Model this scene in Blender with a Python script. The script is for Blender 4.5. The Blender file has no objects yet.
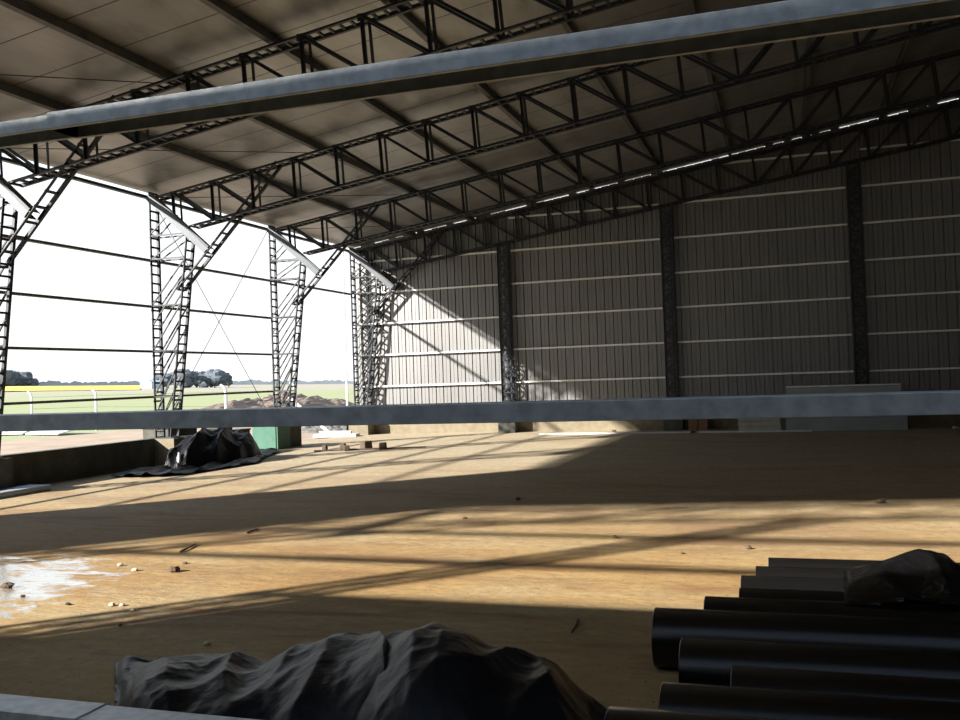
import bpy, math, random
from mathutils import Vector, Matrix, noise
random.seed(7)
C = bpy.context.scene.collection
PI = math.pi

# ------------------------------------------------------------------ camera, sky, sun, exposure
f_px = 926.05
R3 = [(0.94917859, 0.31290688, -0.03390117), (0.03819176, -0.00759121, 0.99924159), (-0.31241222, 0.94975347, 0.01915588)]
cam_d = bpy.data.cameras.new('camera'); cam = bpy.data.objects.new('camera', cam_d); C.objects.link(cam)
cam_d.sensor_fit = 'HORIZONTAL'; cam_d.sensor_width = 36.0; cam_d.lens = f_px * 36.0 / 960.0
cam_d.clip_start = 0.05; cam_d.clip_end = 6000
CR, CU, CW = [Vector(v).normalized() for v in R3]
m = Matrix(((CR.x, CU.x, -CW.x, 0), (CR.y, CU.y, -CW.y, 0), (CR.z, CU.z, -CW.z, 1.70), (0, 0, 0, 1)))
cam.matrix_world = m
bpy.context.scene.camera = cam

world = bpy.data.worlds.new('sky'); bpy.context.scene.world = world
world.use_nodes = True
nt = world.node_tree; nt.nodes.clear()
wo = nt.nodes.new('ShaderNodeOutputWorld'); bg = nt.nodes.new('ShaderNodeBackground')
tc = nt.nodes.new('ShaderNodeTexCoord'); sx = nt.nodes.new('ShaderNodeSeparateXYZ'); rp = nt.nodes.new('ShaderNodeValToRGB')
nt.links.new(tc.outputs['Generated'], sx.inputs[0]); nt.links.new(sx.outputs['Z'], rp.inputs[0])
rp.color_ramp.elements[0].position = 0.0; rp.color_ramp.elements[0].color = (1.0, 0.99, 0.98, 1)
rp.color_ramp.elements[1].position = 0.75; rp.color_ramp.elements[1].color = (0.45, 0.60, 0.82, 1)
e = rp.color_ramp.elements.new(0.22); e.color = (0.86, 0.94, 1.0, 1)
nt.links.new(rp.outputs[0], bg.inputs[0]); bg.inputs[1].default_value = 1.35
nt.links.new(bg.outputs[0], wo.inputs[0])

sun_d = bpy.data.lights.new('sun', 'SUN'); sun = bpy.data.objects.new('sun', sun_d); C.objects.link(sun)
sun_d.energy = 17.0; sun_d.angle = math.radians(1.1); sun_d.color = (1.0, 0.94, 0.85)
sd = Vector((1.49, 1.505, -1.0)).normalized()
sun.rotation_euler = sd.to_track_quat('-Z', 'Y').to_euler(); sun.location = (-30, -30, 22)

vs = bpy.context.scene.view_settings
vs.view_transform = 'Standard'; vs.look = 'None'; vs.gamma = 1.0; vs.exposure = 0.0; vs.use_curve_mapping = False

# ------------------------------------------------------------------ materials
K = .72      # overall reflectance trim of the matt surfaces
def mat(name, col, rough=0.7, metal=0.0, spec=0.5, var=None, scale=4.0, bump=0.0, bscale=20.0, stretch=(1, 1, 1), detail=4.0):
    M = bpy.data.materials.new(name); M.use_nodes = True
    n = M.node_tree.nodes; l = M.node_tree.links; b = n['Principled BSDF']
    b.inputs['Roughness'].default_value = rough; b.inputs['Metallic'].default_value = metal
    b.inputs['Specular IOR Level'].default_value = spec
    tcn = n.new('ShaderNodeTexCoord'); mp = n.new('ShaderNodeMapping'); mp.inputs['Scale'].default_value = stretch
    l.new(tcn.outputs['Object'], mp.inputs[0])
    nz = n.new('ShaderNodeTexNoise'); nz.inputs['Scale'].default_value = scale; nz.inputs['Detail'].default_value = detail
    l.new(mp.outputs[0], nz.inputs['Vector'])
    cr = n.new('ShaderNodeValToRGB'); cr.color_ramp.elements[0].position = 0.35; cr.color_ramp.elements[1].position = 0.65
    c2 = var if var else tuple(c * 0.85 for c in col)
    if metal < .2 and col[0] > .03 and name != 'white_paint': col = tuple(c * K for c in col); c2 = tuple(c * K for c in c2)
    cr.color_ramp.elements[0].color = (*col, 1); cr.color_ramp.elements[1].color = (*c2, 1)
    l.new(nz.outputs['Fac'], cr.inputs[0]); l.new(cr.outputs[0], b.inputs['Base Color'])
    if bump:
        n2 = n.new('ShaderNodeTexNoise'); n2.inputs['Scale'].default_value = bscale; n2.inputs['Detail'].default_value = 5
        l.new(mp.outputs[0], n2.inputs['Vector'])
        bp = n.new('ShaderNodeBump'); bp.inputs['Strength'].default_value = bump; bp.inputs['Distance'].default_value = 0.05
        l.new(n2.outputs['Fac'], bp.inputs['Height']); l.new(bp.outputs[0], b.inputs['Normal'])
    return M

M_STEEL = mat('dark_painted_steel', (0.02, 0.025, 0.034), 0.5, 0.2, var=(0.03, 0.035, 0.043), scale=9)
M_GALV = mat('galvanised_steel', (0.40, 0.425, 0.43), 0.38, 0.4, var=(0.28, 0.30, 0.31), scale=22, bump=0.04, bscale=40, detail=8)
M_PURLIN = mat('purlin_steel', (0.16, 0.16, 0.165), 0.55, 0.5, var=(0.11, 0.11, 0.115), scale=6)
M_BRACE = mat('dull_zinc', (0.075, 0.085, 0.1), 0.5, 0.3, scale=8)
M_GIRT = mat('pale_girt_steel', (0.8, 0.82, 0.83), 0.4, 0.25, scale=6, var=(.75,.76,.77))
M_PLASTIC = mat('black_plastic_film', (0.0055, 0.006, 0.0075), 0.46, 0.0, 0.15, var=(0.008, 0.0088, 0.011), scale=3, bump=0.45, bscale=5, detail=6)
M_BAG = mat('black_bag_film', (0.004, 0.004, 0.0045), 0.2, 0.0, 0.4, scale=3, bump=0.5, bscale=14, detail=6)
M_PIPE = mat('black_polyethylene', (0.003, 0.003, 0.0034), 0.24, 0.0, 0.32, var=(0.005, 0.0048, 0.0046), scale=5, stretch=(.3, 4, 4))
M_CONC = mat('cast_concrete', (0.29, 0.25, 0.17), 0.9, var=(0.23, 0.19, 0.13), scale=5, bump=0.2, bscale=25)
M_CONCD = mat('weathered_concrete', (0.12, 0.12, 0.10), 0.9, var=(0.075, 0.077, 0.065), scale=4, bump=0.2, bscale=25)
M_GREEN = mat('green_paint', (0.035, 0.15, 0.10), 0.6, var=(0.055, 0.18, 0.125), scale=6)
M_WHITE = mat('white_paint', (0.6, 0.61, 0.61), 0.5, scale=5)
M_BRICK = mat('clay_block', (0.3, 0.15, 0.09), 0.9, var=(0.22, 0.12, 0.08), scale=30)
M_WOOD = mat('old_wood', (0.12, 0.08, 0.055), 0.85, var=(0.07, 0.05, 0.035), scale=12)
M_STONE = mat('dirt_clod', (0.13, 0.09, 0.055), 0.95, var=(0.08, 0.055, 0.035), scale=30)
M_STONEL = mat('pale_stone', (0.6, 0.52, 0.4), 0.9, scale=30)
M_SOIL = mat('dug_soil', (0.31, 0.235, 0.18), 0.95, var=(0.2, 0.15, 0.12), scale=.6, bump=.6, bscale=2)
M_GRAVEL = mat('grey_rubble', (0.2, 0.19, 0.17), 0.95, var=(0.12, 0.12, 0.11), scale=4, bump=.6, bscale=9)
M_LEAF = mat('hazed_foliage', (0.10, 0.13, 0.165), 0.95, var=(0.135, 0.165, 0.20), scale=.6)  # aerial haze painted into the leaf colour as a pale blue tint
M_HAZE = mat('hazed_tree_line', (0.26, 0.31, 0.36), 0.95, scale=.05)  # stronger haze painted into the colour of the farthest trees
M_TRUNK = mat('trunk_bark', (0.12, 0.11, 0.1), 0.9)
M_PANEL = mat('sheet_panel', (0.3, 0.33, 0.33), 0.5, 0.2, scale=2)
M_BOX = mat('pale_block', (0.62, 0.6, 0.52), 0.8, scale=6)
M_BLUE = mat('pale_blue_sheet', (0.42, 0.5, 0.58), 0.45, 0.3, scale=3)

def nodes_of(name, rough=0.8):
    M = bpy.data.materials.new(name); M.use_nodes = True
    n = M.node_tree.nodes; l = M.node_tree.links; b = n['Principled BSDF']; b.inputs['Roughness'].default_value = rough
    t = n.new('ShaderNodeTexCoord')
    return M, n, l, b, t
def noise_node(n, l, vec, scale, detail=4, stretch=None, rough=.5, dist=0):
    if stretch:
        mp = n.new('ShaderNodeMapping'); mp.inputs['Scale'].default_value = stretch; l.new(vec, mp.inputs[0]); vec = mp.outputs[0]
    z = n.new('ShaderNodeTexNoise'); z.inputs['Scale'].default_value = scale; z.inputs['Detail'].default_value = detail
    z.inputs['Roughness'].default_value = rough; z.inputs['Distortion'].default_value = dist
    l.new(vec, z.inputs['Vector']); return z.outputs['Fac']
def ramp(n, l, fac, stops):
    r = n.new('ShaderNodeValToRGB'); e = r.color_ramp.elements
    e[0].position = stops[0][0]; e[0].color = (*stops[0][1], 1); e[1].position = stops[-1][0]; e[1].color = (*stops[-1][1], 1)
    for p_, c_ in stops[1:-1]:
        q = e.new(p_); q.color = (*c_, 1)
    l.new(fac, r.inputs[0]); return r.outputs[0]
def mixc(n, l, fac, a, b, mode='MIX'):
    x = n.new('ShaderNodeMix'); x.data_type = 'RGBA'; x.blend_type = mode
    for s, v in ((x.inputs[0], fac), (x.inputs[6], a), (x.inputs[7], b)):
        if isinstance(v, (int, float)): s.default_value = v
        elif isinstance(v, tuple): s.default_value = (*v, 1)
        else: l.new(v, s)
    return x.outputs[2]
def math_n(n, l, op, a, b=None, c=None, clamp=False):
    x = n.new('ShaderNodeMath'); x.operation = op; x.use_clamp = clamp
    for i, v in enumerate((a, b, c)):
        if v is None: continue
        if isinstance(v, (int, float)): x.inputs[i].default_value = v
        else: l.new(v, x.inputs[i])
    return x.outputs[0]

# dusty floor: pale screed under ochre sand, dragged streaks, a wet patch near the front left
M_FLOOR, n, l, b, t = nodes_of('sandy_concrete_floor', 0.8)
O = t.outputs['Object']
big = noise_node(n, l, O, .35, 5, (1, 1.6, 1), .55, .4)
stre = noise_node(n, l, O, 1.1, 8, (.3, 1.5, 1), .7, .8)
fine = noise_node(n, l, O, 9, 6, None, .65)
base = ramp(n, l, big, [(.34, (.27, .145, .045)), (.47, (.38, .235, .085)), (.56, (.43, .285, .12)), (.68, (.40, .31, .18))])
rust = mixc(n, l, ramp(n, l, stre, [(.5, (0, 0, 0)), (.64, (.95, .95, .95))]), base, (.20, .095, .03))
pale = mixc(n, l, ramp(n, l, noise_node(n, l, O, .8, 8, (.4, 1.3, 1), .7, .6), [(.5, (0, 0, 0)), (.64, (.75, .75, .75))]), rust, (.44, .345, .20))
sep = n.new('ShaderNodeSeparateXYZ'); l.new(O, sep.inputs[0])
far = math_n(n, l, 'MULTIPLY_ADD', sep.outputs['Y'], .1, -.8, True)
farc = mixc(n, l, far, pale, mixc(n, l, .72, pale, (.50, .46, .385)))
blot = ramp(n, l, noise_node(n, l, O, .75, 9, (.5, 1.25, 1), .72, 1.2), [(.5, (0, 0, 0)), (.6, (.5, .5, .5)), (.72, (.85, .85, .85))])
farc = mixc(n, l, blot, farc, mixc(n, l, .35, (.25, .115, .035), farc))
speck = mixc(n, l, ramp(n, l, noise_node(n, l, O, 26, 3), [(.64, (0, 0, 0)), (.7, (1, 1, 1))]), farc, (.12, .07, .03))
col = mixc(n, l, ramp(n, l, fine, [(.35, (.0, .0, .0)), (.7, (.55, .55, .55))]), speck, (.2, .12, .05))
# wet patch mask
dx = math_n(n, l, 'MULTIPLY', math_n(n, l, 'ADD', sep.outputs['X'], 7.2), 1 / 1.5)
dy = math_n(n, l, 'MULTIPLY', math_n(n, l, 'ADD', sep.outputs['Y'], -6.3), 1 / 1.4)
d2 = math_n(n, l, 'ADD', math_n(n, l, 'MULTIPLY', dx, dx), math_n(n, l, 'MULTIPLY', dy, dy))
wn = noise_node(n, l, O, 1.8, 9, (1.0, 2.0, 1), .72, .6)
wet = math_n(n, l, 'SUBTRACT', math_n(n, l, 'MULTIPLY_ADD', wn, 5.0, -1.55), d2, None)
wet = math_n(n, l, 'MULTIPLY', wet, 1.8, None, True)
col = mixc(n, l, wet, col, mixc(n, l, .8, col, (.42, .43, .46)))  # wet base colour paled, painting in extra sky reflection
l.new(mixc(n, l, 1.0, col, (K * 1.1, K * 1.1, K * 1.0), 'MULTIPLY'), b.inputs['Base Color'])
rg = math_n(n, l, 'MULTIPLY_ADD', wet, -.68, .86); l.new(rg, b.inputs['Roughness'])
b.inputs['Specular IOR Level'].default_value = .6
l.new(wet, b.inputs['Coat Weight']); b.inputs['Coat Roughness'].default_value = .12; b.inputs['Coat IOR'].default_value = 1.6
bm_ = n.new('ShaderNodeBump'); bm_.inputs['Distance'].default_value = .05
l.new(math_n(n, l, 'MULTIPLY_ADD', wet, -.25, .4), bm_.inputs['Strength'])
l.new(noise_node(n, l, O, 5, 7, (1, 2, 1), .65), bm_.inputs['Height']); l.new(bm_.outputs[0], b.inputs['Normal'])

# roof lining: foil blanket with seams across the slope and grubby stains
M_ROOF, n, l, b, t = nodes_of('foil_faced_roof_lining', 0.5)
O = t.outputs['Object']; sep = n.new('ShaderNodeSeparateXYZ'); l.new(O, sep.inputs[0])
fr = math_n(n, l, 'FRACT', math_n(n, l, 'MULTIPLY', math_n(n, l, 'ADD', sep.outputs['Y'], -10.1 + 1.13 * 20), 1 / 1.13))
seam = math_n(n, l, 'LESS_THAN', fr, .022)
st = noise_node(n, l, O, 1.2, 6, (1.4, .5, 1), .6, .3)
rc = ramp(n, l, st, [(.3, (.56, .56, .55)), (.55, (.45, .45, .44)), (.75, (.29, .285, .275))])
l.new(mixc(n, l, 1.0, mixc(n, l, seam, rc, (.06, .06, .06)), (K, K, K), 'MULTIPLY'), b.inputs['Base Color'])
b.inputs['Metallic'].default_value = .75; b.inputs['Roughness'].default_value = .42
bm_ = n.new('ShaderNodeBump'); bm_.inputs['Strength'].default_value = .35; bm_.inputs['Distance'].default_value = .08
l.new(noise_node(n, l, O, 1.4, 3, (1, .6, 1)), bm_.inputs['Height']); l.new(bm_.outputs[0], b.inputs['Normal'])

# ribbed cladding inside face
M_CLAD, n, l, b, t = nodes_of('ribbed_zinc_cladding', 0.48)
O = t.outputs['Object']
rc = ramp(n, l, noise_node(n, l, O, .7, 5, (1, 1, .5), .6), [(.3, (.46, .46, .465)), (.7, (.39, .39, .395))])
l.new(mixc(n, l, 1.0, rc, (K * .66, K * .66, K * .66), 'MULTIPLY'), b.inputs['Base Color']); b.inputs['Metallic'].default_value = .86

# outside ground
M_FIELD, n, l, b, t = nodes_of('grass_and_dirt_ground', 0.95)
O = t.outputs['Object']; sep = n.new('ShaderNodeSeparateXYZ'); l.new(O, sep.inputs[0])
g = ramp(n, l, noise_node(n, l, O, .05, 6, None, .6), [(.3, (.27, .31, .14)), (.6, (.31, .34, .17)), (.75, (.33, .31, .19))])
dirt = ramp(n, l, noise_node(n, l, O, .9, 6, None, .6), [(.35, (.33, .24, .17)), (.65, (.42, .33, .25))])
edge = math_n(n, l, 'MULTIPLY_ADD', noise_node(n, l, O, .35, 4), 7.0, -3.5)
fx = math_n(n, l, 'ADD', math_n(n, l, 'MULTIPLY', sep.outputs['X'], -1.0), edge)      # distance west
fx = math_n(n, l, 'MULTIPLY_ADD', fx, .5, -13.3, True)
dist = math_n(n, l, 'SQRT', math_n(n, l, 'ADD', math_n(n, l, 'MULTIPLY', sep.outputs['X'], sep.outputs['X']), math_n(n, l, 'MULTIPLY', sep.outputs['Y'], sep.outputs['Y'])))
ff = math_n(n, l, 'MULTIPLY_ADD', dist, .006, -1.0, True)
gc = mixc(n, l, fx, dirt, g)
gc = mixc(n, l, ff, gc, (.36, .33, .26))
l.new(mixc(n, l, 1.0, gc, (K, K, K), 'MULTIPLY'), b.inputs['Base Color'])

M_CANOLA = mat('yellow_crop', (.72, .60, .06), .9, var=(.66, .58, .12), scale=.02)

# ------------------------------------------------------------------ mesh helpers
class MB:
    def __init__(s): s.v = []; s.f = []; s.sm = False
    def quad_box(s, c):                      # 8 corners
        b = len(s.v); s.v += [tuple(x) for x in c]
        for q in ((0, 3, 2, 1), (4, 5, 6, 7), (0, 1, 5, 4), (1, 2, 6, 5), (2, 3, 7, 6), (3, 0, 4, 7)):
            s.f.append(tuple(b + i for i in q))
        return s
    def box(s, x0, x1, y0, y1, z0, z1):
        return s.quad_box([(x0, y0, z0), (x1, y0, z0), (x1, y1, z0), (x0, y1, z0), (x0, y0, z1), (x1, y0, z1), (x1, y1, z1), (x0, y1, z1)])
    def bar(s, a, b, w, h, up=(0, 1, 0), off=(0, 0)):
        a = Vector(a); b = Vector(b); d = (b - a).normalized(); up = Vector(up)
        sd_ = d.cross(up)
        if sd_.length < 1e-4: sd_ = d.cross(Vector((1, 0, 0)))
        sd_.normalize(); u2 = sd_.cross(d).normalized()
        o = sd_ * off[0] + u2 * off[1]; c = []
        for p_ in (a, b):
            for i, j in ((-1, -1), (1, -1), (1, 1), (-1, 1)):
                c.append(p_ + o + sd_ * (w / 2 * i) + u2 * (h / 2 * j))
        return s.quad_box(c)
    def angle(s, a, b, w=.05, up=(0, 1, 0), sx_=1, sy_=1, th=.007):      # L section
        s.bar(a, b, w, th, up, (0, -sy_ * w / 2)); s.bar(a, b, th, w, up, (-sx_ * w / 2, 0)); return s
    def prism(s, prof, a, b, ux, uz):                                     # closed profile [(u,v)] swept a->b
        a = Vector(a); b = Vector(b); ux = Vector(ux); uz = Vector(uz); n0 = len(s.v); k = len(prof)
        for p_ in (a, b):
            for (u, v) in prof: s.v.append(tuple(p_ + ux * u + uz * v))
        for i in range(k):
            j = (i + 1) % k; s.f.append((n0 + i, n0 + j, n0 + k + j, n0 + k + i))
        s.f.append(tuple(n0 + i for i in reversed(range(k)))); s.f.append(tuple(n0 + k + i for i in range(k))); return s
    def tube(s, pts, r, seg=8, cap=True):
        rings = []; pts = [Vector(p_) for p_ in pts]
        for i, p_ in enumerate(pts):
            d = (pts[min(i + 1, len(pts) - 1)] - pts[max(i - 1, 0)]).normalized()
            a1 = d.cross(Vector((0, 0, 1)))
            if a1.length < 1e-3: a1 = d.cross(Vector((1, 0, 0)))
            a1.normalize(); a2 = a1.cross(d); rr = r[i] if isinstance(r, (list, tuple)) else r
            b0 = len(s.v); rings.append(b0)
            for k in range(seg):
                t_ = 2 * PI * k / seg; s.v.append(tuple(p_ + a1 * (rr * math.cos(t_)) + a2 * (rr * math.sin(t_))))
        for i in range(len(rings) - 1):
            for k in range(seg):
                k2 = (k + 1) % seg; s.f.append((rings[i] + k, rings[i] + k2, rings[i + 1] + k2, rings[i + 1] + k))
        if cap:
            s.f.append(tuple(rings[0] + k for k in reversed(range(seg)))); s.f.append(tuple(rings[-1] + k for k in range(seg)))
        return s
    def build(s, name, m, parent=None, smooth=False, loc=None):
        """vertices are world coordinates; origin moves to parent's or to loc"""
        me = bpy.data.meshes.new(name)
        o0 = Vector(parent['_o']) if parent is not None else (Vector(loc) if loc else None)
        if o0 is None:
            xs = [v[0] for v in s.v]; ys = [v[1] for v in s.v]; zs = [v[2] for v in s.v]
            o0 = Vector(((min(xs) + max(xs)) / 2, (min(ys) + max(ys)) / 2, min(zs)))
        me.from_pydata([tuple(Vector(v) - o0) for v in s.v], [], s.f); me.update()
        if smooth:
            for p_ in me.polygons: p_.use_smooth = True
        me.materials.append(m)
        o = bpy.data.objects.new(name, me); C.objects.link(o)
        if parent is not None: o.parent = parent
        else: o.location = o0
        return o
def tag(o, label=None, cat=None, group=None, kind=None):
    if label: o['label'] = label
    if cat: o['category'] = cat
    if group: o['group'] = group
    if kind: o['kind'] = kind
    return o
def empty(name, loc, label, cat, group=None):
    o = bpy.data.objects.new(name, None); C.objects.link(o); o.location = loc; o['_o'] = tuple(loc); o.empty_display_size = .3
    return tag(o, label, cat, group)
def copy_tree(o, loc, label, group=None):
    c = o.copy(); C.objects.link(c); c.location = loc; c['label'] = label
    if group: c['group'] = group
    for ch in list(o.children):
        k = ch.copy(); C.objects.link(k); k.parent = c
        for g_ in list(ch.children):
            q = g_.copy(); C.objects.link(q); q.parent = k
    return c

EAVE = -13.35; RIDGE = 6.85; YF = 2.30; YB = 27.56
def zr(x):                                   # underside of roof
    x2 = x if x <= RIDGE else 2 * RIDGE - x
    return 6.12 + .148 * (x2 + 13.2)
def c_prof(w, h, th=.004, lip=.018):          # C section: width w (u), height h (v); web along u at v=0, flanges at both u ends
    return [(0, 0), (w, 0), (w, h), (w - lip, h), (w - lip, h - th), (w - th, h - th), (w - th, th), (th, th), (th, h - th), (lip, h - th), (lip, h), (0, h)]

# ------------------------------------------------------------------ structure
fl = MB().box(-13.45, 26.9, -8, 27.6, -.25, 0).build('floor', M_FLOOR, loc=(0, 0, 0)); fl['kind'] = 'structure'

# ground outside, gently rising away to the west
def rise(x, y):
    r = math.hypot(x, y); az = math.degrees(math.atan2(-x, y))
    s = .0088 * min(max((az - 27) / 18.5, -.15), 1.0) - .0004
    return r * s * min(max((r - 60) / 300, 0), 1) - .03
g = MB(); rad = [16, 22, 30, 40, 55, 75, 100, 140, 200, 280, 400, 600, 900, 1400, 2200, 3500]; NA = 90
for r in rad:
    for k in range(NA):
        a = 2 * PI * k / NA; x = -r * math.sin(a); y = r * math.cos(a); g.v.append((x, y, rise(x, y)))
for i in range(len(rad) - 1):
    for k in range(NA):
        k2 = (k + 1) % NA; g.f.append((i * NA + k, i * NA + k2, (i + 1) * NA + k2, (i + 1) * NA + k))
g.v.append((0, 0, -.03)); 
for k in range(NA): g.f.append((len(g.v) - 1, (k + 1) % NA, k))
tag(g.build('ground', M_FIELD, loc=(0, 0, 0)), kind='structure')
# crop strip
g = MB(); na = 24
for j, r in enumerate((330, 420, 560, 800, 1200)):
    for k in range(na + 1):
        a = math.radians(38.4 + (70 - 38.4) * k / na); x = -r * math.sin(a); y = r * math.cos(a); g.v.append((x, y, rise(x, y) + (.15 if j == 0 else .5)))
for j in range(4):
    for k in range(na): g.f.append((j * (na + 1) + k, j * (na + 1) + k + 1, (j + 1) * (na + 1) + k + 1, (j + 1) * (na + 1) + k))
tag(g.build('crop_field', M_CANOLA), 'long yellow strip of flowering crop along the horizon at left', 'field', kind='stuff')

# roof
def roof_slab(x0, x1, name):
    s = MB(); z0, z1 = zr(x0), zr(x1)
    s.quad_box([(x0, YF, z0), (x1, YF, z1), (x1, YB + .04, z1), (x0, YB + .04, z0), (x0, YF, z0 + .06), (x1, YF, z1 + .06), (x1, YB + .04, z1 + .06), (x0, YB + .04, z0 + .06)])
    o = s.build(name, M_ROOF, loc=(0, 0, 0)); o['kind'] = 'structure'; return o
roof_slab(EAVE - .05, RIDGE, 'ceiling'); roof_slab(RIDGE, 27.0, 'ceiling')

# ribbed walls
def ribbed_wall(name, x0, x1, y, out, z0, top, gap=.024, pitch=.25):
    """sheet facing the hall; out=+1 grooves go to +Y"""
    s = MB(); x = x0; rnd = random.Random(3); prof = []
    while x < x1 - 1e-6:
        gp = gap + rnd.choice((0, 0, -.008, -.012, -.024)) if gap else 0
        for dx_, dy_ in ((0, 0), (.1, 0), (.104, .008), (.12, .008), (.124, 0), (.219, 0), (.222, .06), (.247, .06)):
            prof.append((x + dx_, y + out * dy_, gp))
        x += pitch
    prof.append((x, y, gap))
    for (px, py, gp) in prof:
        s.v.append((px, py, z0)); s.v.append((px, py, top(px) - gp))
    for i in range(len(prof) - 1): s.f.append((2 * i, 2 * i + 2, 2 * i + 3, 2 * i + 1))
    o = s.build(name, M_CLAD, loc=(0, 0, 0)); o['kind'] = 'structure'
    md = o.modifiers.new('thickness', 'SOLIDIFY'); md.thickness = .004
    return o
ribbed_wall('wall_back', -13.3, RIDGE, 27.56, 1, .6, zr)
MB().quad_box([(RIDGE, 27.56, .6), (26.9, 27.56, .6), (26.9, 27.6, .6), (RIDGE, 27.6, .6), (RIDGE, 27.56, zr(RIDGE)), (26.9, 27.56, zr(26.9)), (26.9, 27.6, zr(26.9)), (RIDGE, 27.6, zr(RIDGE))]).build('wall_back', M_CLAD, loc=(0, 0, 0))['kind'] = 'structure'
MB().box(26.85, 26.9, YF, 27.56, 0, zr(26.9)).build('wall_right', M_CLAD, loc=(0, 0, 0))['kind'] = 'structure'
FX = 2.15  # gable closed off from here, out of view, added to darken the hall
MB().quad_box([(FX, 2.2, 0), (26.9, 2.2, 0), (26.9, 2.24, 0), (FX, 2.24, 0), (FX, 2.2, zr(FX)), (26.9, 2.2, zr(26.9)), (26.9, 2.24, zr(26.9)), (FX, 2.24, zr(FX))]).build('added_front_wall', M_CLAD, loc=(0, 0, 0))['kind'] = 'structure'
MB().box(-13.43, -13.39, 2.3, 7.35, .6, 6.1).build('wall_left', M_CLAD, loc=(0, 0, 0))['kind'] = 'structure'
# plinth walls of concrete
s = MB(); s.box(-13.35, 26.85, 27.44, 27.62, 0, .62)
s.build('wall_back_plinth', M_CONC, loc=(0, 0, 0))['kind'] = 'structure'
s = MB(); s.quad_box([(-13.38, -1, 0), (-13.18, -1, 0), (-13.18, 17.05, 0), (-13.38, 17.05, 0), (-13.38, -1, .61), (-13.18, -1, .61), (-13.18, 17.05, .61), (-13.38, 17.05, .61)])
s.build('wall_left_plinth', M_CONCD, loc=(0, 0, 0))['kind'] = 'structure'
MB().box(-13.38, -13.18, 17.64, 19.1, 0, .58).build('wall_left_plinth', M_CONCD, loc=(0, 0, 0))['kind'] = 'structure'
# unseen block added behind the photographer to cast the foreground shade
s = MB(); s.box(-13.2, 22, -6, -3, 0, 6.42); s.box(-13.3, 22.1, -6.1, -2.98, 6.36, 6.42)
tag(s.build('added_shade_block', M_CLAD, loc=(0, 0, 0)), kind='structure')

# ------------------------------------------------------------------ lattice frames
def zt(x): return 6.585 + .147 * (x + 8.66)
def zb(x): return 5.75 + .1455 * (x + 8.6)
HW = .145
NODES = [-12.62 + .9965 * k for k in range(20)]
NB = [x + .03 + .004 * k for k, x in enumerate(NODES)]      # feet of the posts lean slightly off the heads
FLIP = -.55
def ladder(a, b, step=.2, w=.055, y0=0.0, ends=True):
    """two angle rails a->b at y0 +- HW joined by battens"""
    s = MB(); a = Vector(a); b = Vector(b)
    for sg in (-1, 1):
        o = Vector((0, y0 + sg * HW, 0))
        s.angle(a + o, b + o, w, (0, 1, 0), 1, sg)
    n_ = max(2, int((b - a).length / step)); d = (b - a).normalized(); nn = d.cross(Vector((0, 1, 0)))
    for k in range(n_ + 1):
        p_ = a + (b - a) * (k / n_)
        s.bar(p_ + Vector((0, y0 - HW, 0)), p_ + Vector((0, y0 + HW, 0)), .034, .04, d)
    return s
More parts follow.
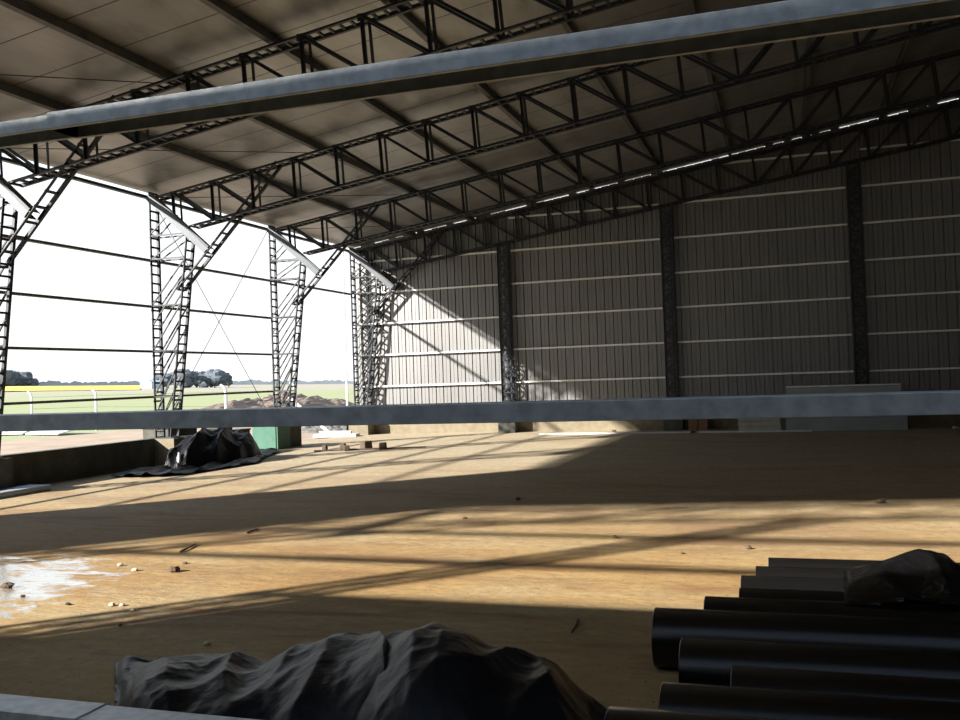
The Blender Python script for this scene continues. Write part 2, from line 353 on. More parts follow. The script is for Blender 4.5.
def make_frame(y, label):
    t = empty('lattice_portal_frame', (-13.25, y, .6), label, 'steel frame', 'lattice roof frames of the shed')
    P = lambda x, z: (x, y, z)
    ladder(P(-13.25, .62), P(-13.25, 6.05)).build('outer_leg', M_STEEL, t)
    ladder(P(-12.86, .62), P(-12.30, 5.12)).build('inner_leg', M_STEEL, t)
    ladder(P(-12.58, 3.86), P(-10.05, 6.40), .3).build('knee_brace', M_STEEL, t)
    ladder(P(-13.2, zt(-13.2)), P(RIDGE, zt(RIDGE)), .18).build('top_chord', M_STEEL, t)
    ladder(P(-12.2, zb(-12.2)), P(RIDGE, zb(RIDGE)), .2).build('bottom_chord', M_STEEL, t)
    s = MB(); s.prism(c_prof(.14, .26), (-13.30, y - .19, 5.90), (-11.84, y - .19, 4.60), Vector((.68, 0, .73)), (0, 1, 0))
    o = s.build('eave_brace', M_BRACE, t); o['label'] = 'broad pale galvanised channel brace'
    MB().bar((-13.19, y - .16, 6.02), (-11.73, y - .16, 4.72), .05, .06).build('brace_angle', M_STEEL, t)
    # base plate
    MB().box(-13.36, -12.74, y - .2, y + .2, .6, .622).build('base_plate', M_STEEL, t)
    # lacing between legs
    def xi(z): return -12.86 + (z - .62) / 4.5 * .56
    lv = [.7, 1.12, 1.52, 2.02, 2.53, 3.03, 3.53, 4.04, 4.56, 5.08]
    for z in (1.52, 2.53, 3.53, 4.56, 5.08):
        s = MB()
        for sg in (-1, 1): s.bar((-13.23, y + sg * HW, z), (xi(z), y + sg * HW, z), .03, .03)
        s.bar((-13.23, y - HW, z), (-13.23, y + HW, z), .02, .02, (1, 0, 0))
        s.build('lacing_bar', M_STEEL, t)
    for z0, z1 in ((.75, 1.52), (1.1, 2.1), (1.55, 2.53), (2.1, 3.05), (2.55, 3.53), (3.1, 4.1), (3.55, 4.5), (4.56, 5.08), (5.12, 5.55)):
        s = MB()
        x1 = xi(z1) if z1 < 5.2 else -12.72
        for sg in (-1, 1): s.bar((-13.23, y + sg * HW, z0), (x1, y + sg * HW, z1), .027, .027)
        s.bar((-13.23, y - HW, z0), (-13.23, y + HW, z0), .02, .02, (1, 0, 0))
        s.build('lacing_bar', M_STEEL, t)
    for k, x in enumerate(NODES):
        if x > RIDGE: break
        lo = zb(x) if x > -12 else (5.42 if x < -12.3 else zb(x))
        s = MB()
        for sg in (-1, 1): s.angle((x, y + sg * HW, zt(x)), (NB[k], y + sg * HW, lo), .048, (0, 1, 0), 1, sg)
        s.box(x - .07, x + .07, y - HW - .004, y - HW + .004, zt(x) - .09, zt(x) + .02)
        s.build('web_post', M_STEEL, t)
        if k + 1 < len(NODES) and NODES[k + 1] < RIDGE:
            x2 = NODES[k + 1]; s = MB()
            a, b = ((x, zt(x)), (NB[k + 1], zb(x2))) if x2 < FLIP + .3 else ((NB[k], zb(x)), (x2, zt(x2)))
            for sg in (-1, 1): s.angle((a[0], y + sg * HW, a[1]), (b[0], y + sg * HW, b[1]), .05, (0, 1, 0), 1, sg)
            s.build('web_diagonal', M_STEEL, t)
    # far half of the span
    s = MB()
    for z_, zz in ((zt, 0), (zb, 0)):
        for sg in (-1, 1): s.bar((RIDGE, y + sg * HW, z_(RIDGE)), (26.7, y + sg * HW, z_(2 * RIDGE - 26.7) if z_ is zt else z_(-12.2)), .05, .05)
    s.bar((26.75, y, .62), (26.75, y, 6.0), .3, .3)
    s.build('far_half', M_STEEL, t)
    return t
ys = [2.34, 7.34, 12.34, 17.32, 22.34, 27.30]
lab = {2.34: 'dark lattice roof frame nearest the photographer, overhead', 7.34: 'dark lattice roof frame second from the photographer, high at the top edge',
       12.34: 'dark lattice roof frame crossing the top left above the long pale beam',
       17.32: 'dark lattice frame whose leg stands at the heap of black sheeting',
       22.34: 'dark lattice frame whose leg stands beside the green block',
       27.30: 'dark lattice frame set against the ribbed back wall'}
fr0 = make_frame(17.32, lab[17.32])
for y in ys:
    if y != 17.32: copy_tree(fr0, (-13.25, y, .6), lab[y])

# purlins under the roof
PX = [-11.12, -9.12, -7.2, -5.27, -3.24, -1.27, .7, 2.67, 4.64, 6.6]
ordn = ['lowest', 'second', 'third', 'fourth', 'fifth', 'sixth', 'seventh', 'eighth', 'ninth', 'tenth', 'eleventh']
for i, x in enumerate(PX):
    s = MB(); z = zr(x) - .155
    s.prism(c_prof(.15, .09, .004, .02), (x + .045, YF + .1, z + .155), (x + .045, 27.5, z + .155), (.146, 0, -.989), (-.989, 0, -.146))
    # web stands vertical: profile u down, v sideways
    tag(s.build('roof_purlin', M_PURLIN), 'dark channel purlin under the roof lining, %s up from the left eave' % ordn[i], 'purlin', 'roof purlins')
# eave beam below the light slit
s = MB(); s.prism(c_prof(.1, .06), (-13.4, 2.4, 5.935), (-13.4, 27.5, 5.935), (1, 0, 0), (0, 0, 1))
tag(s.build('eave_beam', M_STEEL), 'dark channel along the left eave just under the roof edge', 'beam')

# left wall girts
GZ = [1.52, 2.53, 3.53, 4.56]
wd = ['lowest', 'second', 'third', 'topmost']
bays = [(7.4, 12.3, 'bay beyond the left edge'), (12.38, 17.28, 'bay left of the black heap'), (17.36, 22.3, 'bay with the crossed rods'), (22.38, 27.3, 'bay next to the back wall')]
for bi, (a, b, w) in enumerate(bays):
    for gi, z in enumerate(GZ):   # door opening in the last bay has only the top one
        if bi == 3 and gi < 3: continue
        s = MB(); s.prism(c_prof(.1, .05), (-13.40, a - .06, z - .025), (-13.40, b + .06, z - .025), (1, 0, 0), (0, 0, 1))
        tag(s.build('wall_girt', M_PURLIN), 'thin girt across the open left side, %s in the %s' % (wd[gi], w), 'girt', 'girts of the open left wall')
# bracing rods
for i, (a, b, lb) in enumerate([((-13.33, 17.4, 5.95), (-13.33, 22.25, .7), 'thin bracing rod falling away from the black heap frame'), ((-13.30, 22.25, 5.95), (-13.30, 17.4, .7), 'thin bracing rod rising towards the green block frame')]):
    tag(MB().tube([a, b], .009, 6).build('bracing_rod', M_STEEL), lb, 'rod', 'crossed rods in the left wall')
for i, y in enumerate([7.34, 12.34, 17.32, 22.34]):
    a = (-13.1, y + .1, zr(-13.1) - .17); b = (-9.3, y + 4.9, zr(-9.3) - .17)
    tag(MB().tube([a, b], .008, 6).build('roof_brace_rod', M_STEEL), 'thin slanting tie rod under the roof, %s from the front' % ['nearest', 'second', 'third', 'farthest'][i], 'rod', 'tie rods under the roof')

# gable columns (back and front)
def gable_column(x, y, ztop, label):
    t = empty('lattice_column', (x, y, .55), label, 'column', 'gable columns')
    s = MB()
    for sx_ in (-1, 1):
        for sy_ in (-1, 1): s.angle((x + sx_ * .14, y + sy_ * .13, .6), (x + sx_ * .14, y + sy_ * .13, ztop), .055, (0, 1, 0), sx_, sy_)
    s.build('chord_angles', M_STEEL, t)
    s = MB(); z = .7; k = 0
    while z < ztop - .3:
        for sy_ in (-1, 1):
            s.bar((x - .14, y + sy_ * .13, z), (x + .14, y + sy_ * .13, z), .045, .008)
            a, b = (-.14, .14) if k % 2 == 0 else (.14, -.14)
            s.bar((x + a, y + sy_ * .13, z), (x + b, y + sy_ * .13, z + .26), .045, .008)
        for sx_ in (-1, 1): s.bar((x + sx_ * .14, y - .13, z), (x + sx_ * .14, y + .13, z + .26), .03, .008)
        z += .26; k += 1
    s.build('lacing', M_STEEL, t)
    MB().box(x - .22, x + .22, y - .18, y + .18, .6, .62).build('base_plate', M_STEEL, t)
    return t
GC = [-8.10, -3.12, 1.98]
for x, w in zip(GC, ('between the sunlit and the half-lit wall panels', 'in the middle of the back wall', 'in the dark right part of the back wall')):
    gable_column(x, 27.30, zb(x), 'dark lattice column ' + w)
    s = MB(); s.box(x - .27, x + .27, 27.0, 27.435, 0, .6); 
    o = s.build('concrete_footing', M_CONCD); tag(o, 'footing of the lattice column %s' % w, 'footing', 'column footings')
gable_column(-8.2, 2.34, zb(-8.2), 'dark lattice column in the open front gable, out at the left')
gable_column(6.9, 2.34, zb(6.8), 'dark lattice column in the open front gable, out at the right')

# back wall girts
rows = [1.53, 2.545, 3.565, 4.575, 5.60, 6.62, 7.64, 8.66]
seg = [(-13.2, -8.36, 'sunlit panel at the left corner'), (-7.96, -3.35, 'second panel from the left corner'), (-2.95, 1.78, 'third panel from the left corner'), (2.18, 6.8, 'dark panel at the right')]
rn = ['lowest', 'second', 'third', 'fourth', 'fifth', 'sixth', 'seventh', 'eighth']
for si, (a, b, w) in enumerate(seg):
    for ri, z in enumerate(rows):
        a2 = a
        while zr(a2) < z + .2 and a2 < b: a2 += .1
        if b - a2 < .5: continue
        s = MB(); s.prism(c_prof(.09, .05), (a2, 27.545, z - .028), (b, 27.545, z - .028), (0, -1, 0), (0, 0, 1))
        # the C lies on its web with the open side up
        tag(s.build('back_wall_girt', M_GIRT), 'pale steel girt on the back wall, %s row up, %s' % (rn[ri], w), 'girt', 'girts of the back wall')

# footings of the left frames
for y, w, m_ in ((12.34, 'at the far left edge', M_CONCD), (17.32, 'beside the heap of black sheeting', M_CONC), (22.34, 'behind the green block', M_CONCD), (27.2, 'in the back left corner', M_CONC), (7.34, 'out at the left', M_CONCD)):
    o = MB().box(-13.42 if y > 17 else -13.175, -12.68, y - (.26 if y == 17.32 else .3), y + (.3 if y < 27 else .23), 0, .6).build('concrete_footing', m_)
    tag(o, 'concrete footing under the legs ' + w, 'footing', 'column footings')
# green block
t = empty('green_block', (-12.9, 21.55, 0), 'green painted block standing on the floor against the left wall', 'block')
MB().box(-13.38, -12.66, 21.3, 22.0, .0, .68).build('body', M_GREEN, t)
MB().box(-13.40, -12.64, 21.28, 22.02, .68, .70).build('lid', M_GREEN, t)
MB().box(-12.69, -12.63, 21.3, 21.36, .0, .69).build('corner_post', M_GREEN, t)
# dark blocks between the heap and the green block
for (x0, x1, y0, y1, z1, lb) in ((-13.3, -12.95, 20.0, 20.5, .62, 'dark concrete block just left of the green block'), (-13.3, -13.0, 19.2, 19.8, .72, 'dark grey concrete block right behind the heap of sheeting'), (-14.3, -13.6, 18.1, 19.2, .80, 'broad grey slab standing outside behind the black heap')):
    s = MB(); s.box(x0, x1, y0, y1, 0, z1 - .04); s.box(x0 - .02, x1 + .02, y0 - .02, y1 + .02, z1 - .04, z1)
    tag(s.build('concrete_block', M_CONCD), lb, 'block')
# pale door jamb outside corner
s = MB(); s.prism(c_prof(.06, .04), (-13.42, 26.9, .0), (-13.42, 26.9, 6.0), (1, 0, 0), (0, 1, 0))
tag(s.build('door_jamb', M_WHITE), 'tall pale jamb channel at the back left corner opening', 'jamb')

# ------------------------------------------------------------------ beams in front of the photographer (front gable girts)
def front_beam(x0, x1, y, ztop, label, h=.057, d=.15, up=False):
    """C lying on its web; front flange towards camera; origin thing"""
    s = MB()
    zb_ = ztop - h
    if up: s.prism(c_prof(d, h, .003, .018), (x0, y, zb_), (x1, y, zb_), (0, 1, 0), (0, 0, 1))
    else:  s.prism(c_prof(d, h, .003, .018), (x0, y, ztop), (x1, y, ztop), (0, 1, 0), (0, 0, -1))
    o = s.build('channel_beam', M_GALV)
    bv = o.modifiers.new('rolled_edges', 'BEVEL'); bv.width = .002; bv.segments = 2
    return tag(o, label, 'beam', 'galvanised beams across the open front')
front_beam(-2.385, 6.9, 2.56, 2.665, 'long galvanised channel beam crossing the top of the view')
front_beam(-8.2, -2.36, 2.568, 2.660, 'galvanised channel beam end lapped under the top beam at the left edge', .047, .145)
front_beam(-8.2, 6.9, 2.56, 1.625, 'long galvanised channel beam at eye height across the view', up=False)
front_beam(-8.2, -2.33, 2.56, .592, 'galvanised channel beam low at the bottom left corner', up=False)
front_beam(-2.36, 6.9, 2.568, .588, 'galvanised channel beam continuing rightwards under the bottom edge', .047, .14, up=False)
for z, w in ((3.68, 'first'), (4.70, 'second')):
    front_beam(-13.2, 6.9, 2.49, z, 'galvanised channel beam overhead in the open front, %s above the view' % w)

# ------------------------------------------------------------------ black pipes
pipes = [  # y, xleft, r, label
    (7.12, -.17, .155, 'black plastic pipe farthest back in the row'),
    (6.80, -.25, .155, 'black plastic pipe second from the back of the row'),
    (6.48, -.335, .155, 'black plastic pipe third from the back, its end stepping left'),
    (6.11, -.33, .155, 'black plastic pipe added to shade the gap before the three rear pipes'),  # added pipe, blocks the bright floor reflection in the gap
    (5.76, -.515, .165, 'black plastic pipe just behind the one reaching farthest left'),
    (5.41, -.77, .168, 'black plastic pipe whose open end reaches left of its neighbours in mid row'),
    (4.84, -.56, .165, 'black plastic pipe with a bluish sheen on its short bare end'),
    (4.46, -.29, .160, 'black plastic pipe tucked in right of the sheened end'),
    (4.13, -.57, .165, 'black plastic pipe second nearest the photographer'),
    (3.78, -.745, .165, 'black plastic pipe nearest the photographer at the bottom edge')]
def make_pipe(y, x0, r, label):
    t = empty('plastic_pipe', (x0, y, 0), label, 'pipe', 'row of black plastic pipes')
    s = MB(); L = 6.0; seg = 48; th = .018; cx = [x0, x0 + .004, x0 + L - .004, x0 + L]
    ro = [r - .004, r, r, r - .004]; rings = []
    for xx, rr in zip(cx, ro): rings.append((xx, rr))
    rings += [(x0 + L, r - th), (x0, r - th)]
    for xx, rr in rings:
        for k in range(seg):
            a = 2 * PI * k / seg; s.v.append((xx, y + rr * math.cos(a), r + rr * math.sin(a)))
    n_ = len(rings)
    for i in range(n_):
        j = (i + 1) % n_
        for k in range(seg):
            k2 = (k + 1) % seg; s.f.append((i * seg + k, j * seg + k, j * seg + k2, i * seg + k2))
    s.build('pipe_wall', M_PIPE, t, smooth=True)
    # thin extruded ridge line along the pipe
    return t
for p_ in pipes: make_pipe(*p_)

# ------------------------------------------------------------------ crumpled plastic sheeting
def fold(x, y, seed, sc):
    p_ = Vector((x * sc + seed, y * sc * .8 - seed, seed * .37))
    return 1 - abs(noise.noise(p_)) * 2
def heap(name, m_, x0, x1, y0, y1, hfun, base, nx, ny, label, cat, amp=.07, seed=1.0, thick=.004, smooth=False, fan=None):
    s = MB()
    for j in range(ny + 1):
        for i in range(nx + 1):
            u = i / nx; v = j / ny; x = x0 + (x1 - x0) * u; y = y0 + (y1 - y0) * v
            if fan: x *= y / fan          # sheet widens away from the beam it lies behind
            h = hfun(x, y)
            e_ = min(1, h / .14) ** 2
            wob = (fold(x * 1.6 + y * .5, y * .5, seed, 1.5) - .75) * amp * 1.5 + (fold(x * 1.5, y * .6 + x * .4, seed + 3, 2.6) - .75) * amp * .7 + (fold(x, y, seed + 7, 7) - .7) * amp * .14 + (fold(y + x * .7, x, seed + 5, 15) - .7) * amp * .05
            z = base(x, y) + max(h + wob * e_, .006 + .004 * math.sin(x * 19 + y * 11))
            jx = noise.noise(Vector((x * 2.2, y * 2.2, seed + 9))) * .06; jy = noise.noise(Vector((x * 2.2, y * 2.2, seed + 20))) * .06
            s.v.append((x + jx, y + jy, z))
    for j in range(ny):
        for i in range(nx):
            a = j * (nx + 1) + i; k = [a, a + 1, a + nx + 2, a + nx + 1]
            if min(hfun(s.v[q][0], s.v[q][1]) for q in k) > .0005: s.f.append(tuple(k))
    used = sorted({q for f_ in s.f for q in f_}); mp = {q: i for i, q in enumerate(used)}
    s.v = [s.v[q] for q in used]; s.f = [tuple(mp[q] for q in f_) for f_ in s.f]
    o = s.build(name, m_, smooth=smooth)
    md = o.modifiers.new('thickness', 'SOLIDIFY'); md.thickness = thick
    return tag(o, label, cat)
def interp(pts, x):
    if x <= pts[0][0]: return pts[0][1]
    for (a, b), (c, d) in zip(pts, pts[1:]):
        if x <= c: return b + (d - b) * (x - a) / (c - a)
    return pts[-1][1]
def ellip(v): return math.sqrt(max(0, 1 - v * v))
profA = [(-3.47, 0), (-3.44, .012), (-3.41, .05), (-3.37, .12), (-3.33, .17), (-3.26, .225), (-3.14, .27), (-2.93, .245), (-2.66, .22), (-2.56, .23), (-2.4, .29), (-2.18, .355), (-1.98, .45), (-1.9, .50), (-1.83, .42), (-1.78, .2), (-1.74, 0)]
profB = [(-2.2, 0), (-2.12, .08), (-2.02, .26), (-1.92, .40), (-1.82, .47), (-1.75, .515), (-1.62, .53), (-1.44, .50), (-1.2, .42), (-1.02, .33), (-.89, .22), (-.84, .12), (-.79, 0)]
def hA(x, y): return interp(profA, x * 4.1 / y) * ellip((y - 4.15) / .6) ** .6 if abs(y - 4.15) < .6 else 0
def hB(x, y): return interp(profB, x * 4.1 / y) * ellip((y - 3.95) / .65) ** .6 if abs(y - 3.95) < .65 else 0
Z0 = lambda x, y: .006
heap('plastic_sheeting', M_PLASTIC, -3.5, -1.5, 3.5, 4.8, hA, Z0, 150, 90, 'low crumpled black plastic sheeting trailing left in the foreground', 'plastic sheeting', .05, 2.3, smooth=True, fan=4.1)
heap('plastic_sheeting', M_PLASTIC, -2.25, -.7, 3.25, 4.65, hB, Z0, 140, 110, 'tall rounded heap of black plastic sheeting in the middle foreground', 'plastic sheeting', .05, 5.1, smooth=True, fan=4.1)
# bags on the pipes
profC = [(.30, 0), (.34, .04), (.42, .08), (.55, .15), (.68, .20), (.8, .22), (.9, .19), (.96, .13), (1.05, .06), (1.1, 0)]
profD = [(.98, 0), (1.02, .08), (1.1, .2), (1.3, .24), (1.5, .2), (1.7, .1), (1.75, 0)]
def hC(x, y): return interp(profC, x * 6.4 / y) * ellip((y - 6.2) / .5) if abs(y - 6.2) < .5 else 0
def hD(x, y): return interp(profD, x) * ellip((y - 6.3) / .5) if abs(y - 6.3) < .5 else 0
ZP = lambda x, y: .325
heap('plastic_bag', M_BAG, .2, 1.15, 5.65, 6.75, hC, ZP, 70, 70, 'crumpled black plastic bag lying on top of the pipes', 'plastic bag', .09, 8.2, fan=6.4)
heap('plastic_bag', M_BAG, .9, 1.8, 5.75, 6.85, hD, ZP, 60, 60, 'second black plastic bag on the pipes, cut by the right edge', 'plastic bag', .04, 11.2)
# heap by the left column: flat sheet with a pile on it
def hE(x, y):
    # outline of the spread sheet
    cx_ = interp([(15.0, -12.0), (16, -11.85), (17.5, -11.75), (19, -12.1), (20.8, -12.4)], y)
    wx = interp([(14.75, 0), (14.95, .6), (15.4, .85), (16, .8), (17.5, .85), (19, .52), (20.5, .24), (20.9, 0)], y)
    if wx <= 0 or abs(x - cx_) > wx: return 0
    e_ = ellip((x - cx_) / wx)
    flat = .09 * min(1, e_ * 2)
    gx = (x + 12.1) / .56; gy = (y - 17.75) / 1.6; gg = 1 - gx * gx - gy * gy
    return flat + (.70 * gg ** .5 if gg > 0 else 0)
heap('plastic_sheeting', M_PLASTIC, -13.15, -10.8, 14.7, 21.0, hE, Z0, 130, 220, 'crumpled heap of dark plastic sheeting spread beside the left wall column', 'plastic sheeting', .13, 4.4)
s = MB(); s.tube([(-12.0, 16.3, .10), (-12.0, 16.3, .27), (-12.0, 16.3, .31), (-12.0, 16.3, .36)], [.045, .045, .02, .02], 10)
tag(s.build('water_bottle', M_WHITE, smooth=True), 'small pale bottle standing on the spread dark sheeting', 'bottle')

# ------------------------------------------------------------------ things along the back wall
def sheet_stack(x0, x1, y0, y1, z0, z1, n_, m_, name, label, cat, gap=.006):
    s = MB(); dz = (z1 - z0) / n_
    for i in range(n_):
        o = random.uniform(-.015, .015); s.box(x0 + o, x1 + o, y0 + random.uniform(-.01, .01), y1, z0 + i * dz, z0 + (i + 1) * dz - gap)
    return tag(s.build(name, m_), label, cat)
sheet_stack(-.03, 2.92, 25.9, 26.5, .0, .66, 2, M_PANEL, 'panel_stack', 'broad grey-green stack of panels on the floor at the back wall', 'panel stack')
t = empty('leaning_panel', (1.5, 26.9, 0), 'tall grey panel leaning on the back wall behind the stack', 'panel')
MB().quad_box([(.0, 26.75, 0), (2.92, 26.75, 0), (2.92, 26.80, 0), (.0, 26.80, 0), (.0, 27.02, 1.19), (2.92, 27.02, 1.17), (2.92, 27.07, 1.17), (.0, 27.07, 1.19)]).build('sheet', M_PANEL, t)
MB().box(.0, 2.92, 26.98, 27.03, 1.14, 1.17).build('edge_strip', M_GIRT, t)
sheet_stack(-1.26, -.17, 26.1, 26.7, 0, .42, 3, M_BOX, 'block_pallet', 'small pale stack of slabs left of the grey panel stack', 'slab stack', .01)
s = MB(); s.box(-2.68, -2.42, 26.9, 27.2, 0, .40); s.box(-2.40, -2.14, 26.9, 27.2, 0, .40)
tag(s.build('clay_block', M_BRICK), 'reddish clay block against the foot of the back wall', 'block')
s = MB(); s.prism(c_prof(.08, .04), (-6.8, 25.9, .0), (.6, 25.72, .0), (0, 1, 0), (0, 0, 1))
tag(s.build('steel_profile', M_WHITE), 'long pale steel profile lying on the floor along the back wall', 'profile')
# white boards near the corner opening
t = empty('white_board_pile', (-13.4, 26.3, 0), 'white boards lying on the floor in the back left corner opening', 'boards')
MB().quad_box([(-14.1, 25.9, 0), (-12.75, 26.15, 0), (-12.8, 26.55, 0), (-14.2, 26.4, 0), (-14.1, 25.9, .09), (-12.75, 26.15, .09), (-12.8, 26.55, .09), (-14.2, 26.4, .09)]).build('board', M_WHITE, t)
MB().quad_box([(-13.9, 26.0, .09), (-13.0, 26.3, .09), (-13.1, 26.6, .09), (-14.2, 26.5, .09), (-13.9, 26.0, .17), (-13.0, 26.3, .17), (-13.1, 26.6, .17), (-14.2, 26.5, .17)]).build('board', M_WHITE, t)
# wood offcuts with a lath
for i, (x, y, w_, h_) in enumerate(((-11.0, 20.8, .12, .15), (-10.75, 21.3, .14, .15), (-10.4, 20.8, .15, .14), (-10.15, 21.4, .24, .2), (-9.6, 21.2, .17, .17))):
    s = MB(); a = random.uniform(0, 1.2); ca, sa = math.cos(a), math.sin(a)
    c = []
    for zz, k in ((0, 1), (h_, .93)):
        for dx_, dy_ in ((-1, -1), (1, -1), (1, 1), (-1, 1)): c.append((x + k * w_ / 2 * (dx_ * ca - dy_ * sa), y + k * w_ / 2 * (dx_ * sa + dy_ * ca), zz))
    s.quad_box(c); o = s.build('wood_offcut', M_WOOD)
    bv = o.modifiers.new('worn', 'BEVEL'); bv.width = .015
    tag(o, 'dark wooden offcut on the floor, %s in the short row' % ['first from the left', 'second from the left', 'middle one', 'second from the right', 'last at the right'][i], 'wood block', 'wooden offcuts on the floor')
tag(MB().bar((-11.2, 20.6, .02), (-8.6, 21.6, .02), .06, .03, (0, 0, 1)).build('lath', M_WOOD), 'long thin lath lying in front of the wooden offcuts', 'lath')
# stack of pale-blue sheets at the left edge
sheet_stack(-12.66, -12.2, 10.9, 12.98, .0, .10, 3, M_BLUE, 'sheet_stack', 'pale blue stack of sheets on the floor at the left edge', 'sheets', .004)

# stones, clods and sticks on the floor
def lump(x, y, r, m_, label, flat=.5):
    s = MB(); seg, rg = 8, 5; sd_ = random.random() * 50
    for j in range(rg + 1):
        ph = PI * j / rg
        for k in range(seg):
            th = 2 * PI * k / seg; d = Vector((math.sin(ph) * math.cos(th), math.sin(ph) * math.sin(th), math.cos(ph)))
            rr = r * (1 + .5 * noise.noise(d * 1.7 + Vector((sd_, 0, 0)))); s.v.append((x + d.x * rr, y + d.y * rr * .8, r * flat * .8 + d.z * rr * flat))
    for j in range(rg):
        for k in range(seg): k2 = (k + 1) % seg; s.f.append((j * seg + k, (j + 1) * seg + k, (j + 1) * seg + k2, j * seg + k2))
    return tag(s.build('dirt_clod' if m_ is M_STONE else 'stone', m_), label, 'stone', 'stones and clods on the floor')
def onz(px, py):
    d = CW + CR * ((px - 480) / f_px) + CU * ((360 - py) / f_px); t_ = -1.7 / d.z; return d.x * t_, d.y * t_
STN = [(174, 572, .10, 0, 'dark clod beside the pale stones left of the floor centre'), (135, 571, .055, 1, 'pale stone at the tip of the wet patch'), (120, 566, .05, 1, 'small pale stone behind the wet patch tip'),
       (185, 564, .04, 0, 'small clod just behind the dark clod'), (112, 606, .05, 1, 'pale stone in the dark strip right of the wet patch'), (122, 606, .04, 1, 'pale chip next to the stone right of the wet patch'),
       (133, 611, .04, 1, 'pale chip in front of the strip of stones'), (68, 605, .04, 0, 'small clod at the near rim of the wet patch'), (207, 645, .045, 1, 'lone pale stone above the low black sheeting'),
       (120, 626, .035, 0, 'small clod on the sunlit edge at left'), (8, 588, .09, 0, 'dark clod inside the wet patch at the left edge'), (23, 597, .04, 0, 'small dark clod in the middle of the wet patch'),
       (682, 554, .035, 0, 'clod on the sunlit floor left of the pipes'), (748, 549, .06, 0, 'clod on the sunlit floor behind the pipes'), (880, 503, .10, 0, 'dark clod far right at the shadow edge'),
       (615, 538, .05, 0, 'clod in the sunlit middle of the floor'), (614, 432, .12, 0, 'clod at the foot of the back wall'), (465, 519, .05, 0, 'clod near the far tyre marks'),
       (518, 500, .07, 0, 'low dark clod at the far shadow edge in the centre'), (693, 433, .12, 0, 'dark clod in front of the clay block'), (955, 429, .14, 1, 'pale stone at the right end of the back wall')]
for px, py, r, k, lb in STN:
    x, y = onz(px, py); lump(x, y, r * .62, M_STONEL if k else M_STONE, lb)
for (a, b, lb) in (((578, 622), (572, 634), 'short dark stick on the shaded floor left of the pipes'), ((247, 534), (258, 530), 'thin twig on the sunlit floor behind the wet patch'), ((180, 553), (196, 545), 'thin twig beyond the dark clod')):
    (xa, ya), (xb, yb) = onz(*a), onz(*b)
    tag(MB().tube([(xa, ya, .012), ((xa + xb) / 2 + .01, (ya + yb) / 2, .018), (xb, yb, .012)], [.012, .011, .007], 6).build('stick', M_WOOD), lb, 'stick')

# ------------------------------------------------------------------ outside
def post(x, y, label):
    t = empty('fence_post', (x, y, -.05), label, 'fence post', 'white fence posts outside')
    s = MB(); s.tube([(x, y, -.05), (x, y, 1.5)], [.06, .052], 8); s.build('shaft', M_WHITE, t)
    s = MB(); s.tube([(x, y, 1.49), (x - .02, y, 1.6), (x - .1, y, 1.7), (x - .2, y, 1.76)], [.052, .05, .045, .04], 8); s.build('bent_top', M_WHITE, t)
    return t
for x, y, lb in ((-31.2, 32.2, 'white fence post with bent top nearest the left edge'), (-28.47, 33.0, 'white fence post with bent top midway across the first bay'), (-18.28, 27.5, 'white fence post with bent top seen behind the crossed rods'), (-15.3, 27.0, 'white corner fence post outside beside the inner lattice leg')):
    post(x, y, lb)
tag(MB().tube([(-16.1, 28.0, 1.25), (-14.3, 27.4, .05)], .05, 8).build('strut_post', M_WHITE), 'white slanting strut post outside next to the corner fence post', 'strut')
for i, (z, w) in enumerate(((.5, 'lowest'), (1.0, 'middle'), (1.5, 'top'))):
    tag(MB().tube([(-31.2, 32.29, z), (-28.47, 33.09, z), (-18.28, 27.59, z), (-15.3, 27.09, z)], .006, 5).build('fence_wire', M_STEEL), '%s wire of the fence outside the left wall' % w, 'wire', 'fence wires')
def mound(name, cx_, cy_, rx, ry, h, m_, label, cat, rot=0, n_=60, seed=1):
    s = MB()
    for j in range(n_ + 1):
        for i in range(n_ + 1):
            u = -1 + 2 * i / n_; v = -1 + 2 * j / n_; q = max(0, 1 - u * u - v * v)
            nn = noise.noise(Vector((u * 2.2 + seed, v * 3.2, seed))) * .7 + noise.noise(Vector((u * 7, v * 9, seed))) * .4 + noise.noise(Vector((u * 20, v * 26, seed))) * .2
            x = cx_ + rx * u * math.cos(rot) - ry * v * math.sin(rot); y = cy_ + rx * u * math.sin(rot) + ry * v * math.cos(rot)
            s.v.append((x, y, -.06 + (h * q ** .7 * (1 + nn) if q > 0 else 0)))
    for j in range(n_):
        for i in range(n_):
            a = j * (n_ + 1) + i; s.f.append((a, a + 1, a + n_ + 2, a + n_ + 1))
    return tag(s.build(name, m_), label, cat)
mound('soil_mound', -31, 52, 3.5, 10.0, .85, M_SOIL, 'long brown mound of dug soil out in the field', 'mound', 0, seed=2)
mound('soil_mound', -22, 58, 4.0, 9.0, 1.15, M_SOIL, 'brown soil mound outside just left of the back corner', 'mound', .3, seed=6)
mound('rubble_pile', -16.0, 30.2, 1.6, 1.5, .45, M_GRAVEL, 'low grey rubble pile outside the corner opening', 'rubble', 0, seed=9)
for i, (x, y, a, lb) in enumerate(((-31.0, 30.6, .2, 'pale sheet lying in the grass at far left outside'), (-28.2, 30.3, -.25, 'second pale sheet lying in the grass, to the right of the first'))):
    s = MB(); c = []
    for zz in (0, .05):
        for dx_, dy_ in ((-1.1, -.6), (1.1, -.6), (1.1, .6), (-1.1, .6)): c.append((x + dx_ * math.cos(a) - dy_ * math.sin(a), y + dx_ * math.sin(a) + dy_ * math.cos(a), zz + (.22 if dy_ > 0 else .02)))
    s.quad_box(c); tag(s.build('metal_sheet', M_WHITE), lb, 'sheet')
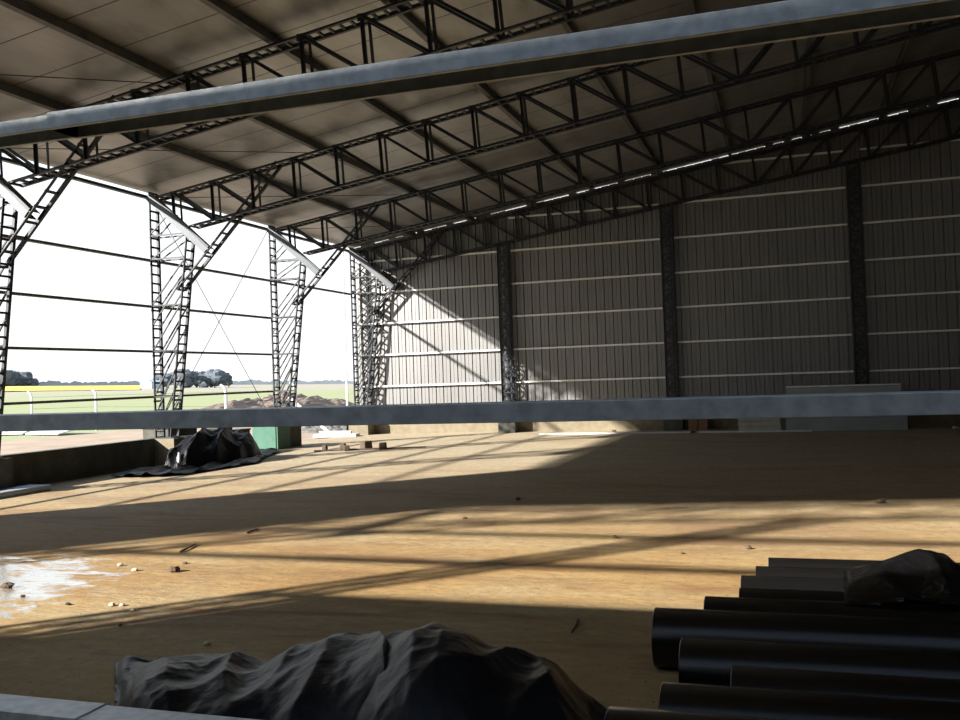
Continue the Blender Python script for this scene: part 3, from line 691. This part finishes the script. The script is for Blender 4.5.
# trees far away
def polar(px, dist):                         # horizontal direction through a column of the photograph, used to lay out the far field
    d = CW + CR * ((px - 480) / f_px); d.z = 0; d.normalize(); return d.x * dist, d.y * dist
def tree(px, dist, h, w, label, seed):
    if px < 60: h *= 1250 / dist; w *= 1250 / dist; dist = 1250
    else: dist += (seed % 3) * 22
    x, y = polar(px, dist); z0 = rise(x, y)
    t = empty('distant_tree', (x, y, z0), label, 'tree', 'trees on the horizon')
    MB().tube([(x, y, z0), (x, y, z0 + h * .5)], [h * .04, h * .025], 6).build('trunk', M_TRUNK, t)
    s = MB(); rnd = random.Random(seed)
    for q in range(7):
        ox, oy, oz = rnd.uniform(-.35, .35) * w, rnd.uniform(-.35, .35) * w, h * rnd.uniform(.35, .78); r = w * rnd.uniform(.26, .4)
        b0 = len(s.v); sg, rg = 10, 7
        for j in range(rg + 1):
            ph = PI * j / rg
            for k in range(sg):
                th = 2 * PI * k / sg; d = Vector((math.sin(ph) * math.cos(th), math.sin(ph) * math.sin(th), math.cos(ph)))
                rr = r * (1 + .55 * noise.noise(d * 2 + Vector((seed * 3.1 + q, 0, 0)))); s.v.append((x + ox + d.x * rr, y + oy + d.y * rr, min(z0 + oz + d.z * rr * .85, z0 + h)))
        for j in range(rg):
            for k in range(sg): k2 = (k + 1) % sg; s.f.append((b0 + j * sg + k, b0 + (j + 1) * sg + k, b0 + (j + 1) * sg + k2, b0 + j * sg + k2))
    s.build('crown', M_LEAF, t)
D = 420.0
k = 0
for px, hpx, wpx, lb in ((166, 12, 12, 'far tree at the left end of the grove, seen between the lattice legs'), (176, 14, 12, 'far tree second in the grove, behind the inner lattice leg'), (186, 15, 13, 'far tree in the grove just right of the inner lattice leg'), (196, 14, 13, 'far tree in the middle of the grove'),
                         (205, 13, 12, 'far tree right of the middle of the grove'), (214, 15, 13, 'tallest far tree towards the right of the grove'), (222, 14, 11, 'far tree second from the right end of the grove'), (228, 10, 7, 'small far tree at the right end of the grove'),
                         (-8, 12, 14, 'far tree at the left edge of the photograph'), (4, 12, 13, 'far tree just inside the left edge'), (14, 11, 12, 'far tree third from the left edge'), (23, 9, 9, 'lower far tree fourth from the left edge'), (29, 6, 7, 'smallest far tree ending the left group')):
    k += 1; tree(px, D, hpx / f_px * D * 1.2, wpx / f_px * D * 1.5, lb, k)
# faint far tree line
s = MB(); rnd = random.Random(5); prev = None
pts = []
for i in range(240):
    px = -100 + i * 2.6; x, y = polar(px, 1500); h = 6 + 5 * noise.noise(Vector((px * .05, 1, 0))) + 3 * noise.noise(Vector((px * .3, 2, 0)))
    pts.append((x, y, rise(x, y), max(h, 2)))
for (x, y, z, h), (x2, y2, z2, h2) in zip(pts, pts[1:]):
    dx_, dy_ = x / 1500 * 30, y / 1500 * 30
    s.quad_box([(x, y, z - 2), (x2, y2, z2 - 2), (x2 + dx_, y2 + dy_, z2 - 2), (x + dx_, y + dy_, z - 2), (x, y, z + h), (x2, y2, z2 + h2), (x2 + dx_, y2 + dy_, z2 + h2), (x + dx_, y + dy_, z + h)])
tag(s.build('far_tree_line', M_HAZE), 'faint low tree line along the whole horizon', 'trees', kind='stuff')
# pale shed by the grove
x, y = polar(150, 390); z0 = rise(x, y)
t = empty('distant_shed', (x, y, z0), 'small pale blue shed on the horizon beside the grove', 'shed')
MB().box(x - 2.6, x + 2.6, y - 3, y + 3, z0 - .3, z0 + 2.6).build('wall', M_BLUE, t)
s = MB(); s.prism([(-2.9, 0), (2.9, 0), (0, 1.0)], (x, y - 3.2, z0 + 2.6), (x, y + 3.2, z0 + 2.6), (1, 0, 0), (0, 0, 1)); s.build('roof', M_BLUE, t)

for o in bpy.data.objects:
    if '_o' in o: del o['_o']
